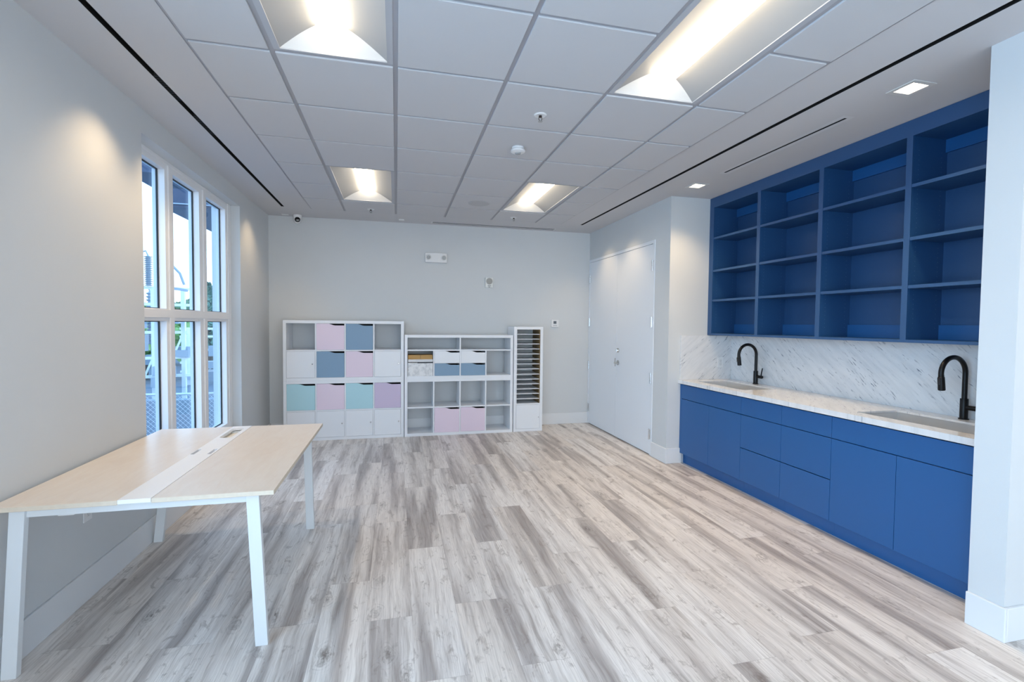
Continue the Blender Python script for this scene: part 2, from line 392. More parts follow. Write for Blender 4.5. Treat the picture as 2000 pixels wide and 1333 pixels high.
# baseboards
BBH = 0.165
def bbprof(x0, x1, y0, y1): return (x0, x1, y0, y1, 0.0, BBH)
struct(obj('baseboard_left', BX(bbprof(WL, WL+.013, YR, WB)), trim_m, bevel=.003), 'white baseboard along the left wall')
struct(obj('baseboard_back', BX(bbprof(WL+.013, WR, WB-.013, WB)), trim_m, bevel=.003), 'white baseboard along the end wall')
struct(obj('baseboard_right', BX(bbprof(WR-.014, WR, 1.916, DY0-.002), bbprof(WR, 4.262, 1.916, 1.93)), trim_m, bevel=.003), 'white baseboard between double door and kitchenette')
struct(obj('baseboard_pier', BX(bbprof(XP-.016, XP, -1.086, -0.92), bbprof(XP, XR, -1.086, -1.07)), trim_m, bevel=.003), 'white baseboard wrapping the pier wall')

# ceiling: gypsum border with slots, tile field
TX0, TX1, TY0, TY1 = 0.211, 3.433, -5.8, 3.62
T = 0.61
slotL = [(-0.116, -5.5), (-0.080, -5.5), (-0.082, 3.585), (-0.114, 3.585)]
slotR = [(3.765, -3.2), (3.805, -3.2), (3.740, 3.60), (3.706, 3.60)]
slotS = [(4.106, -0.085), (4.128, -0.085), (4.114, 1.105), (4.092, 1.105)]
slotB1 = rect(1.71, 3.46, 3.970, 3.996); slotB2 = rect(1.71, 3.46, 4.026, 4.050)
DLS = [(4.108, -0.505), (4.108, 1.52)]
dl_holes = [rect(a-.056, a+.056, b-.056, b+.056) for a, b in DLS]
ceil = struct(obj('ceiling', plate([(WL-.27, YR-.2), (XR+.12, YR-.2), (XR+.12, -.92), (4.95, -.92), (4.95, WB+.15), (WL-.27, WB+.15)],
    [rect(TX0, TX1, TY0, TY1), slotL, slotR, slotS, slotB1, slotB2]+dl_holes, 0.03, ((0, 0, H), (1, 0, 0), (0, 1, 0))), ceil_m), 'smooth grey-white ceiling border')
struct(obj('ceiling_deck', BX((WL-.27, XR+.12, YR-.2, WB+.15, H+.22, H+.26)), dark_m, ceil))
LIGHTS = [(1, 3), (4, 3), (1, -2), (4, -2), (1, -7), (4, -7)]   # column, first row (2 rows long)
# T-bar grid and tiles
xs = [TX0]+[T*i for i in range(1, 6)]+[TX1]
ys = [TY1]
j = 5
while T*j > TY0+0.1: ys.append(T*j); j -= 1
ys.append(TY0); ys = ys[::-1]
bm = bmesh.new()
for i, x in enumerate(xs):
    w = .012
    if i == 0: add_box(bm, x-.002, x+.018, TY0, TY1, H, H+.02)
    elif i == len(xs)-1: add_box(bm, x-.018, x+.002, TY0, TY1, H, H+.02)
    else: add_box(bm, x-w, x+w, TY0, TY1, H, H+.02)
for k, y in enumerate(ys):
    for i_, (a, b) in enumerate(zip(xs, xs[1:])):
        if any(i_ == c and round(y/T) == r+1 and 0 < k < len(ys)-1 for c, r in LIGHTS): continue
        if k in (0, len(ys)-1): add_box(bm, a+.012, b-.012, y-(.018 if k else 0), y+(0 if k else .018), H+.0005, H+.02)
        else: add_box(bm, a+.012, b-.012, y-.012, y+.012, H+.0005, H+.02)
struct(obj('ceiling_grid', bm, grid_m, ceil), 'grey metal grid bars')
taken = {(c, r+q) for c, r in LIGHTS for q in (0, 1)}
bm = bmesh.new()
TD = 0.0085
for i, (a, b) in enumerate(zip(xs, xs[1:])):
    for k, (c, d) in enumerate(zip(ys, ys[1:])):
        row = round(c/T) if k else -99
        if (i, row) in taken: continue
        m_ = .0125
        add_box(bm, a+(m_ if i else .016), b-(m_ if i < 5 else .016), c+m_, d-(m_ if k < len(ys)-2 else .012), H-TD, H+.015)
struct(obj('ceiling_tiles', bm, tile_m, ceil, bevel=.0015, seg=1), 'white square acoustic ceiling tiles')

# troffer lights
def make_troffer():
    root = thing('troffer_light', (0, 0, 0), '', 'ceiling light')
    # ring at z=0 (ceiling level), recess upward
    bm = bmesh.new()
    X0, Y0 = 0.293, 0.598
    prof = []                                   # side cove from edge up to the lens
    for i in range(9):
        a = i/8
        prof.append((0.262-0.180*a, 0.004+0.085*(0.75*a+0.25*math.sin(a*PI/2))))
    sl = 1.0
    def yy(z): return Y0-.012-(z-.004)/sl
    for s in (-1, 1):
        for (xa, za), (xb, zb) in zip(prof, prof[1:]):
            bm.faces.new([bm.verts.new(p) for p in ((s*xa, -yy(za), za), (s*xb, -yy(zb), zb), (s*xb, yy(zb), zb), (s*xa, yy(za), za))])
    for s in (-1, 1):                           # end plates: paler colour stands in for the light the lens throws on them
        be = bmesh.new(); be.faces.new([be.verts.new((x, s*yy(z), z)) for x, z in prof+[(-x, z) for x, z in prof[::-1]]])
        obj('end_plate', be, mat('end_plate_lit', (0.70, 0.70, 0.69), 0.5), root)
    xb, zb = prof[-1]
    bm.faces.new([bm.verts.new(p) for p in ((-xb, -yy(zb), zb), (xb, -yy(zb), zb), (xb, yy(zb), zb), (-xb, yy(zb), zb))])
    bmesh.ops.remove_doubles(bm, verts=bm.verts, dist=1e-5)
    cove = mat('troffer_white', (0.38, 0.385, 0.39), 0.55)
    o = obj('reflector', bm, cove, root)
    bm = plate(rect(-X0, X0, -Y0, Y0), [rect(-.262, .262, -yy(.004), yy(.004))], 0.008, ((0, 0, -.002), (1, 0, 0), (0, 1, 0)))
    obj('frame', bm, mat('troffer_frame', (0.44, 0.45, 0.48), 0.5), root)
    # lens: bulging strip
    bm = bmesh.new(); k = 12; L = yy(zb)-.002; rings = []
    sec = [(0.078*math.cos(PI*i/k), 0.086-0.052*math.sin(PI*i/k)) for i in range(k+1)]
    for y, sc in ((-L, 0.9), (-L+.03, 1), (L-.03, 1), (L, 0.9)):
        rings.append([bm.verts.new((x*(1 if sc == 1 else .93), y, .086+(z-.086)*(1 if sc == 1 else .45))) for x, z in sec])
    for a, b in zip(rings, rings[1:]):
        for i in range(k): bm.faces.new((a[i], a[i+1], b[i+1], b[i]))
    bm.faces.new(rings[0]); bm.faces.new(rings[-1])
    obj('diffuser', bm, lens_m, root)
    return root
tr0 = make_troffer()
LBL = ['long recessed ceiling light at the far end, left of the two near the end wall',
       'long recessed ceiling light at the far end, right one near the double door',
       'large near ceiling light cut by the top edge, left of the two',
       'large near ceiling light cut by the top edge, right one toward the blue cabinets',
       'recessed ceiling light behind the viewpoint, left side', 'recessed ceiling light behind the viewpoint, right side']
for q, (c, r) in enumerate(LIGHTS):
    o = tr0 if q == 0 else copy_tree(tr0)
    o.location = (T*(c+.5), T*(r+1), H-.001); o['label'] = LBL[q]; o['group'] = 'recessed troffer ceiling lights'

# slot lights (left and right), black channels
def channel(name, quad, label, depth=0.03):
    root = thing(name, (quad[0][0], quad[0][1], H), label, 'linear light' if 'light' in name else 'air vent')
    c = Vector((quad[0][0], quad[0][1], 0))
    bm = bmesh.new()
    quad = [(x+.0008*sx__, y+.0008*sy__) for (x, y), (sx__, sy__) in zip(quad, ((1, 1), (-1, 1), (-1, -1), (1, -1)))]
    lo = [bm.verts.new((x-c.x, y-c.y, 0.0003)) for x, y in quad]; hi = [bm.verts.new((x-c.x, y-c.y, depth)) for x, y in quad]
    for i in range(4): bm.faces.new((lo[i], lo[(i+1) % 4], hi[(i+1) % 4], hi[i]))
    bm.faces.new(hi)
    obj('channel', bm, black_m, root); return root
def baffles(root, x, y0, y1, wid=.032):
    bm = bmesh.new(); n_ = 10; c = root.location
    for i in range(n_+1):
        y = y0+(y1-y0)*i/n_; add_box(bm, x-wid/2-c.x, x+wid/2-c.x, y-.0015-c.y, y+.0015-c.y, 0.004, 0.027)
    obj('louvre', bm, baffle_m, root)
sl_l = channel('linear_slot_light', slotL, 'long black recessed slot in the ceiling along the left wall')
sl_r = channel('linear_slot_light', slotR, 'long black recessed slot in the ceiling beside the double door and blue cabinets')
for y0, y1 in ((.47, .77), (1.02, 1.33)): baffles(sl_l, -.098, y0, y1)
sv = channel('slot_diffuser', slotS, 'short thin black air slot in the ceiling in front of the blue upper cabinets', .03)
bm = plate(rect(4.068, 4.158, -.115, 1.135), [slotS], -.0006, ((0, 0, H), (1, 0, 0), (0, 1, 0)))
shift(bm, (-slotS[0][0], -slotS[0][1], -H)); obj('flange', bm, mat('flange_white', (.60, .61, .63), .5), sv)
lb = thing('slot_diffuser', (2.585, 4.02, H), 'thin double-slot air diffuser in the ceiling at the end wall', 'air vent')
for qd in (slotB1, slotB2):
    bm = bmesh.new(); c = lb.location
    a0, a1, b0, b1 = qd[0][0]+.0008, qd[1][0]-.0008, qd[0][1]+.0008, qd[2][1]-.0008; qd = rect(a0, a1, b0, b1)
    lo = [bm.verts.new((x-c.x, y-c.y, 0.0003)) for x, y in qd]; hi = [bm.verts.new((x-c.x, y-c.y, .03)) for x, y in qd]
    for i in range(4): bm.faces.new((lo[i], lo[(i+1) % 4], hi[(i+1) % 4], hi[i]))
    bm.faces.new(hi); obj('slot', bm, black_m, lb)
bm = plate(rect(1.69, 3.48, 3.955, 4.069), [slotB1, slotB2], -.0006, ((0, 0, H), (1, 0, 0), (0, 1, 0)))
shift(bm, (-c.x, -c.y, -H)); obj('flange', bm, MAT['flange_white'], lb)

# downlights
def make_downlight():
    root = thing('square_downlight', (0, 0, 0), '', 'downlight')
    obj('trim', plate(rect(-.083, .083, -.083, .083), [rect(-.056, .056, -.056, .056)], -.006, ((0, 0, 0), (1, 0, 0), (0, 1, 0))), mat('downlight_trim', (.60, .60, .60), .45), root, bevel=.0015, seg=1)
    bm = bmesh.new()
    lo = [bm.verts.new((x, y, 0)) for x, y in rect(-.056, .056, -.056, .056)]; hi = [bm.verts.new((x, y, .012)) for x, y in rect(-.054, .054, -.054, .054)]
    for i in range(4): bm.faces.new((lo[i], lo[(i+1) % 4], hi[(i+1) % 4], hi[i]))
    obj('housing', bm, MAT['downlight_trim'], root)
    obj('lens', BX((-.053, .053, -.053, .053, .012, .016)), down_m, root)
    return root
d0 = make_downlight()
for q, (x, y) in enumerate(DLS):
    o = d0 if q == 0 else copy_tree(d0)
    o.location = (x, y, H-.0005); o['group'] = 'square downlights before the blue cabinets'
    o['label'] = ['square recessed downlight in the ceiling, nearer one before the blue upper cabinets', 'small square downlight in the ceiling at the far corner beside the blue cabinets'][q]
    spot('warm_ceiling_spot', (x, y, H-.015), (x, y, 0), 32, WARM, 110, .9, .05)
spot('warm_ceiling_spot', (4.3, -2.2, H-.015), (4.3, -2.2, 0), 10, WARM, 120, .9, .05)  # extra unseen warm spot beyond the pier, no downlight fixture here
# lamps inside the slots
for y, p in ((.45, 22), (1.15, 27), (3.25, 14)): spot('slot_lamp', (-.10, y, H-.012), (-.17, y, 0), p, WARM, 105, .85, .03)
for y, p in ((3.45, 16), (2.75, 16), (1.2, 34), (0.1, 34), (-1.7, 12)): spot('slot_lamp', (3.745, y, H-.012), (3.80, y, 0), p, WARM, 100, .85, .03)

# ------------------------------------------------------------------ windows
def make_window(name, y0, y1):
    root = bpy.data.objects.new(name, None); COL.objects.link(root); root.location = (WL-.1, y0, WZ[0]); root['kind'] = 'structure'
    root['label'] = 'tall white-framed window of six panes in the left wall' if name == 'window_1' else 'tall white-framed window behind the viewpoint'
    w = y1-y0; h = WZ[1]-WZ[0]
    # local: x=0 is the frame front plane; +x toward the room; y along; z up
    fr = .045                                  # first opening starts
    P = [(fr, .562), (.700, 1.217), (1.380, 1.893)]
    ZL = (.06, 1.125); ZU = (1.219, h-.070)
    holes = [rect(a, b, *z) for a, b in P for z in (ZL, ZU)]
    obj('window_frame', plate(rect(0, w, 0, h), holes, -.085, ((0, 0, 0), (0, 1, 0), (0, 0, 1))), frame_m, root)
    # raised strips: mullions, rail, head, far jamb
    bm = bmesh.new()
    for a, b in ((.600, .669), (1.284, 1.352)): add_box(bm, 0, .012, a, b, .0, h-.03)
    add_box(bm, 0, .0125, 0, w-.03, 1.150, 1.212)
    add_box(bm, 0, .006, 0, w, h-.028, h)
    add_box(bm, 0, .010, 1.945, w, 0, h)
    obj('trim_strip', bm, frame_m, root, bevel=.002, seg=1)
    for a, b in P:
        for z in (ZL, ZU):
            obj('gasket', plate(rect(a, b, *z), [rect(a+.007, b-.007, z[0]+.007, z[1]-.007)], -.012, ((-.046, 0, 0), (0, 1, 0), (0, 0, 1))), gasket_m, root)
            obj('glass_pane', BX((-.056, -.051, a+.006, b-.006, z[0]+.006, z[1]-.006)), glass_m, root)
    return root
for i, (a, b) in enumerate(WIN): make_window('window_%d' % (i+1), a, b)
r = bpy.data.objects.new('window_4', None); COL.objects.link(r); r.location = (FW[0], YR, .4); r['kind'] = 'structure'; r['label'] = 'wide window behind the viewpoint'
w = FW[1]-FW[0]
obj('window_frame', plate(rect(0, w, 0, 2.3), [rect(.05+w/4*i, w/4*(i+1)-.02, .06, 2.24) for i in range(4)], .08, ((0, -.12, 0), (1, 0, 0), (0, 0, 1))), frame_m, r)

# ------------------------------------------------------------------ double door
D = bpy.data.objects.new('door_1', None); COL.objects.link(D); D.location = (WR, 3.19, 0); D['kind'] = 'structure'; D['label'] = 'pair of flush white double doors in the right wall'
def dl(bm): return shift(bm, (-WR, -3.19, 0))
obj('door_frame', dl(plate([(DY0, 0), (DY0+.045, 0), (DY0+.045, 2.437), (4.103, 2.437), (4.103, 0), (DY1, 0), (DY1, DZ), (DY0, DZ)], [], .10, ((WR-.006, 0, 0), (0, 1, 0), (0, 0, 1)))), door_m, D, bevel=.002, seg=1)
obj('door_backing', dl(BX((WR+.055, WR+.07, DY0+.04, 4.11, 0, 2.44))), gasket_m, D)  # black sheet filling the doorway behind both leaves
HZ = (.245, .892, 1.54, 2.187)
for side, (a, b) in enumerate(((DY0+.048, 3.1875), (3.1915, 4.100))):
    leaf = obj('door_leaf', dl(BX((WR-.002, WR+.042, a, b, .010, 2.433))), door_m, D, bevel=.0012, seg=1)
    hy = a-.0015 if side == 0 else b+.0015
    for z in HZ:
        bm = bmesh.new(); lathe(bm, [(.0085, z-.062), (.0085, z+.062)], (WR-.009-WR, hy-3.19, 0), k=14)
        add_box(bm, -.0065, -.002, hy-3.19-.020, hy-3.19+.014, z-.058, z+.058)
        obj('hinge', bm, chrome_m, leaf, smooth=False)
leafr = [o for o in D.children if o.name.startswith('door_leaf')][0]
yk = 3.12-3.19
bm = bmesh.new(); lathe(bm, [(.030, -.004), (.030, -.014), (.024, -.026), (.022, -.030)], (0, yk, 1.168), axis='X'); add_box(bm, -.042, -.028, yk-.004, yk+.004, 1.150, 1.186)
o = obj('deadbolt', bm, chrome_m, leafr); shade_auto(o)
bm = bmesh.new(); lathe(bm, [(.033, -.003), (.033, -.012), (.012, -.014), (.012, -.056)], (0, yk, 1.005), axis='X')
tube(bm, [(-.052, yk+.008, 1.005), (-.054, yk-.04, 1.005), (-.054, yk-.105, 1.003)], [.010, .0095, .008], 12)
o = obj('lever_handle', bm, chrome_m, leafr); shade_auto(o)
bm = BX((-.008, -.002, 3.1955-3.19-.003, 3.1955-3.19+.02, .95, 1.06))
obj('strike_plate', bm, chrome_m, [o for o in D.children if o.name.startswith('door_leaf')][1])

# ------------------------------------------------------------------ cube storage shelves
FT, IT, CELL, DEP = .038, .0165, .335, .386
def cube_frame(root, ncol, rows, y_front, divs=None, width=None):
    """rows: list of heights; divs: per-row list of which dividers exist"""
    pass
def front_panel(w, h, notch=True, t=.014, nd=.022):
    """panel with a finger notch at its top right; local x 0..w, z 0..h, front at y=0"""
    if notch:
        lp = [(0, 0), (w, 0), (w, h-nd)]
        x1, x0 = w*.68, w*.40
        for i in range(9):
            a = i/8; lp.append((x1+(x0-x1)*a, h-nd+nd*(3*a*a-2*a*a*a)))
        lp += [(0, h)]
    else: lp = rect(0, w, 0, h)
    return plate(lp, [], -t, ((0, 0, 0), (1, 0, 0), (0, 0, 1)))      # UxV = -y ; -t goes +y
def insert_drawer(unit, x, z, w, h, m, ux, uz, y=0.0, name='drawer'):
    bm = front_panel(w, h)
    for f in bm.faces: f.material_index = 0
    n0 = len(bm.faces)
    # box behind the front, open at the top
    d = .30; t = .008
    add_box(bm, .004, .004+t, .0142, d, .004, h-.026); add_box(bm, w-.004-t, w-.004, .0142, d, .004, h-.026)
    add_box(bm, .004+t, w-.004-t, .0142, d, .004, .012); add_box(bm, .004+t, w-.004-t, d-t, d, .012, h-.002)
    bm.faces.ensure_lookup_table()
    for f in bm.faces[n0:]: f.material_index = 1
    shift(bm, (x, y, z))
    return obj(name, bm, [m, dark_m], unit)
def knob(parent, x, z, y=-.002, r=.009):
    bm = bmesh.new(); lathe(bm, [(r*.6, 0), (r*.6, -.008), (r, -.010), (r, -.018), (r*.7, -.021)], (x, y, z), axis='Y', k=16)
    o = obj('knob', bm, chrome_m, parent); shade_auto(o); return o
def insert_door(unit, x, z, w, h):
    bm = BX((0, w, 0, .016, 0, h)); shift(bm, (x, -.001, z)); o = obj('door', bm, white_m, unit, bevel=.001, seg=1)
    knob(o, x+w-.028, z+h*.52); return o
def unit4(x, y, z, label, group, top_row=None):
    u = thing('cube_shelf_unit', (x, y, z), label, 'shelf unit', group)
    W_ = 4*CELL+3*IT+2*FT
    h1 = CELL; h2 = CELL if top_row is None else top_row
    Ht = FT+h1+IT+h2+FT
    bm = BX((0, FT, 0, DEP, 0, Ht), (W_-FT, W_, 0, DEP, 0, Ht), (FT, W_-FT, 0, DEP, 0, FT), (FT, W_-FT, 0, DEP, Ht-FT, Ht))
    obj('carcass', bm, white_m, u, bevel=.0012, seg=1)
    z1 = FT+h1
    obj('shelf', BX((FT, W_-FT, .003, DEP-.002, z1, z1+IT)), white_m, u)
    for i in range(3):
        xd = FT+CELL*(i+1)+IT*i
        obj('divider', BX((xd, xd+IT, .0035, DEP-.003, FT, z1)), white_m, u)
        if top_row is None or i == 1: obj('divider', BX((xd, xd+IT, .0035, DEP-.003, z1+IT, Ht-FT)), white_m, u)
    return u, Ht
def cx_(i): return FT+(CELL+IT)*i
G = 'white cube shelf units along the end wall'
g = .002
YA = WB-.013-DEP-.002
ua, ha = unit4(-.141, YA, 0, 'lower left white cube unit with aqua and pink drawers over white doors', G)
zt = FT+CELL+IT
for i, m_ in enumerate((aqua_m, pink_m, aqua_m, lilac_m)): insert_drawer(ua, cx_(i)+g, zt+g, CELL-2*g, CELL-2*g, m_, 0, 0)
for i in range(4): insert_door(ua, cx_(i)+g, FT+g, CELL-2*g, CELL-2*g)
ub, hb = unit4(-.141, YA, ha, 'upper left white cube unit with pink and slate drawers in a checker pattern', G)
insert_drawer(ub, cx_(1)+g, zt+g, CELL-2*g, CELL-2*g, pink_m, 0, 0); insert_drawer(ub, cx_(2)+g, zt+g, CELL-2*g, CELL-2*g, slate_m, 0, 0)
insert_drawer(ub, cx_(1)+g, FT+g, CELL-2*g, CELL-2*g, slate_m, 0, 0); insert_drawer(ub, cx_(2)+g, FT+g, CELL-2*g, CELL-2*g, pink_m, 0, 0)
insert_door(ub, cx_(0)+g, FT+g, CELL-2*g, CELL-2*g); insert_door(ub, cx_(3)+g, FT+g, CELL-2*g, CELL-2*g)
XB = 1.332
uc, hc = unit4(XB, YA-.008, 0, 'lower middle white cube unit, mostly empty with two pink drawers', G)
for i in (1, 2): insert_drawer(uc, cx_(i)+g, FT+g, CELL-2*g, CELL-2*g, pink_m, 0, 0)
ud, hd = unit4(XB, YA-.008, hc, 'upper middle low white unit with small white and slate drawers', G, top_row=.158)
for i in (1, 2):
    hh = (CELL-3*g)/2
    insert_drawer(ud, cx_(i)+g, FT+g, CELL-2*g, hh, slate_m, 0, 0); insert_drawer(ud, cx_(i)+g, FT+2*g+hh, CELL-2*g, hh, white_m, 0, 0)
# shelf pin rows on the middle divider of the upper unit
bm = bmesh.new()
xd = cx_(2)-IT
for k in range(6):
    for q in (0.03, 0.07): lathe(bm, [(.004, 0), (.004, -.001)], (xd-.0002, q, FT+CELL+IT+.025+k*.022), axis='X', k=8)
obj('peg_hole', bm, plastic_g, ud)

# tall narrow sorter
XC = 2.809; UC = thing('paper_sorter_tower', (XC, YA-.004, 0), 'narrow tall white tower of thin paper shelves over a small door', 'shelf unit')
W_ = 2*FT+.344; Ht = 1.466
obj('carcass', BX((0, FT, 0, DEP, 0, Ht), (W_-FT, W_, 0, DEP, 0, Ht), (FT, W_-FT, 0, DEP, 0, FT), (FT, W_-FT, 0, DEP, Ht-FT, Ht)), white_m, UC, bevel=.0012, seg=1)
for z in (.378, .727+.07, 1.075+.07-.0): pass
zz = [1.362, 1.295, 1.226, 1.156, 1.086, 1.014, .946, .876, .803, .733, .667, .598, .530, .459]
for z in zz: obj('shelf', BX((FT+.0105, W_-FT-.0105, .004, DEP-.02, z-.004, z+.004)), white_m, UC)
obj('shelf', BX((FT, W_-FT, .004, DEP-.004, .378, .394)), white_m, UC)
obj('side_lining', BX((W_-FT-.010, W_-FT, .012, DEP-.02, .394, Ht-FT)), brown_m, UC)
obj('side_lining', BX((FT, FT+.010, .012, DEP-.02, .394, Ht-FT)), white_m, UC)
o = obj('door', BX((FT+g, W_-FT-g, -.001, .015, FT+g, .376)), white_m, UC, bevel=.001, seg=1); knob(o, W_-FT-.022, .20, r=.006)

# things in the open cell of the upper middle unit
bx, by, bz = XB+FT, YA-.008, hc+FT
def marbled():
    m = bpy.data.materials.new('marbled_paper'); m.use_nodes = True; n = m.node_tree; b = n.nodes['Principled BSDF']
    t = N(n, 'ShaderNodeTexCoord'); a = noise(n, t.outputs['Object'], 22, 4, .6, .6)
    n.links.new(ramp(n, a, [(.36, (.58, .59, .60)), (.58, (.78, .78, .78))]), b.inputs['Base Color']); b.inputs['Roughness'].default_value = .5
    return m
mb = marbled()
t = thing('storage_box', (bx+.168, by+.16, bz), 'grey-white mottled storage box in the open cell of the upper middle unit', 'box')
obj('box_body', BX((-.163, .163, -.155, -.151, 0, .178), (-.163, .163, .146, .150, 0, .178), (-.163, -.159, -.151, .146, 0, .178), (.159, .163, -.151, .146, 0, .178), (-.159, .159, -.151, .146, 0, .004)), mb, t, bevel=.001, seg=1)
obj('rim_band', BX((-.04, .164, -.1562, -.153, .172, .188)), dark_m, t)
o = obj('paper_stack', shift(BX((-.160, .160, -.155, .12, 0, .012)), (bx+.168, by+.16, bz+.188)), paper_m); tag(o, 'thin lower white paper stack lying on the mottled storage box', 'paper')
o = obj('paper_stack', shift(BX((-.158, .163, -.157, .11, 0, .020)), (bx+.168, by+.16, bz+.2015)), paper_m); tag(o, 'thicker upper white paper stack under the flat brown cardboard box', 'paper')
bm = BX((-.160, .160, -.12, .10, 0, .056))
o = obj('cardboard_box', shift(bm, (bx+.168, by+.16, bz+.222)), card_m); obj('flap_seam', shift(BX((-.0015, .0015, -.1206, -.1195, .002, .055)), (bx+.168, by+.16, bz+.222)), dark_m, o)
tag(o, 'flat brown cardboard box on the white papers above the mottled storage box', 'box')

# ------------------------------------------------------------------ work table
TBL = thing('work_table', (.16, .36, 0), 'large birch-topped work table with white slanted legs by the left wall', 'table')
tx0, tx1, ty0, ty1, tz = -.372, .690, -.378, 1.108, .742
def tl(bm): return shift(bm, (-.16, -.36, 0))
SX0, SX1 = .083, .207
for a, b in ((tx0, SX0-.001), (SX1+.001, tx1)):
    bm = BX((a, b, ty0, ty1, tz-.020, tz)); bm.faces.ensure_lookup_table()
    for f in bm.faces:
        f.normal_update()
        if abs(f.normal.z) < .5: f.material_index = 1
    obj('tabletop', tl(bm), [birch_m, edge_m], TBL, bevel=.0012, seg=1)
holes = [rect(SX0+.006, SX0+.024, .345, .462), rect(SX1-.030, SX1-.012, .337, .452), rrect(SX0+.020, SX1-.030, .745, 1.05, .03)]
obj('cable_strip', tl(plate(rect(SX0, SX1, ty0-.001, ty1), holes, -.018, ((0, 0, tz+.0015), (1, 0, 0), (0, 1, 0)))), mat('strip_white', (.84, .85, .87), .4), TBL, bevel=.001, seg=1)
obj('cable_tray', tl(BX((SX0+.005, SX1-.005, .70, 1.09, tz-.036, tz-.032), (SX0+.001, SX0+.005, .70, 1.09, tz-.036, tz-.0168), (SX1-.005, SX1-.001, .70, 1.09, tz-.036, tz-.0168),
                        (SX0+.005, SX1-.005, .696, .70, tz-.036, tz-.0168), (SX0+.005, SX1-.005, 1.09, 1.094, tz-.036, tz-.0168))), mat('tray_cream', (.82, .78, .70), .5), TBL)
# frame rails
zr0, zr1 = tz-.062, tz-.021
yn, yf_ = -.318, 1.048
for q in ((-.30, .60, yn-.0125, yn+.0125, zr0, zr1), (-.30, .60, yf_-.0125, yf_+.0125, zr0, zr1), (-.262, -.237, yn+.0125, yf_-.0125, zr0, zr1), (.545, .570, yn+.0125, yf_-.0125, zr0, zr1)):
    obj('rail', tl(BX(q)), whitemetal_m, TBL, bevel=.003)
def leg(xt, xb, yt, yb, w=.054, d=.030):
    bm = bmesh.new(); q = []
    for (x, y, z) in ((xb, yb, 0.0), (xt, yt, zr1)):
        q.append([bm.verts.new((x+a*w/2, y+b*d/2, z)) for a, b in ((-1, -1), (1, -1), (1, 1), (-1, 1))])
    for i in range(4): bm.faces.new((q[0][i], q[0][(i+1) % 4], q[1][(i+1) % 4], q[1][i]))
    bm.faces.new(q[0]); bm.faces.new(q[1]); return bm
for xt, xb in ((-.287, -.343), (.592, .621)):
    for yt, yb in ((yn-.012, yn+.005), (yf_-.01, yf_-.068)):
        obj('leg', tl(leg(xt, xb, yt, yb)), whitemetal_m, TBL, bevel=.002)
for q in ((-.17, -.11, yn+.0125, yn+.05, zr0-.012, zr0), (.42, .47, yn+.0125, yn+.05, zr0-.010, zr0)):
    obj('bracket', tl(BX(q)), plastic_m, TBL, bevel=.003)

# ------------------------------------------------------------------ kitchenette: base cabinets
XF = 4.235; XBK = 4.868
def front(parent, name, y0, y1, z0, z1, ox, oy, mt=blue_m):
    gp = .0016
    return obj(name, shift(BX((XF, XF+.019, y0+gp, y1-gp, z0+gp, z1-gp)), (-ox, -oy, 0)), mt, parent, bevel=.0008, seg=1)
CABS = [(.975, 1.895, 'sink', 'blue sink base cabinet at the far end, beside the pale side wall'),
        (.511, .975, 'drawers', 'blue three-drawer base cabinet next to the far sink cabinet'),
        (.053, .511, 'drawers', 'blue three-drawer base cabinet next to the near sink cabinet'),
        (-.862, .053, 'sink', 'wide blue sink base cabinet at the near end, beside the pier')]
for y0, y1, kd, lab in CABS:
    c = thing('base_cabinet', (XF, y0, 0), lab, 'cabinet', 'blue base cabinets of the kitchenette'); ox, oy = XF, y0
    x0 = XF+.0195
    ca = [(x0, XBK-.02, y0+.0005, y0+.018, .115, .866), (x0, XBK-.02, y1-.018, y1-.0005, .115, .866), (x0, XBK-.02, y0+.018, y1-.018, .115, .133), (XBK-.02, XBK-.008, y0+.0005, y1-.0005, .115, .866), (x0, x0+.018, y0+.018, y1-.018, .70, .725)]
    obj('carcass', shift(BX(*ca), (-ox, -oy, 0)), blue_m, c)
    obj('toe_kick', shift(BX((4.288, 4.306, y0+.0005, y1-.0005, 0, .1145)), (-ox, -oy, 0)), blue_m, c)
    if kd == 'sink':
        front(c, 'false_drawer_front', y0, y1, .713, .866, ox, oy)
        ym = 1.431 if y0 > 0 else -.405
        front(c, 'door', y0, ym, .115, .710, ox, oy); front(c, 'door', ym, y1, .115, .710, ox, oy)
    else:
        front(c, 'drawer_front', y0, y1, .713, .866, ox, oy); front(c, 'drawer_front', y0, y1, .413, .710, ox, oy); front(c, 'drawer_front', y0, y1, .115, .410, ox, oy)
o = obj('filler_panel', BX((XF+.002, XF+.03, 1.8965, 1.9285, .115, .866), (4.288, 4.306, 1.8965, 1.9285, 0, .1145)), blue_m); tag(o, 'narrow blue filler strip closing the gap at the side wall', 'panel')
o = obj('filler_panel', BX((XF+.002, XF+.03, -.9185, -.8635, .115, .866), (4.288, 4.306, -.9185, -.8635, 0, .1145)), blue_m); tag(o, 'narrow blue filler strip closing the gap at the pier', 'panel')

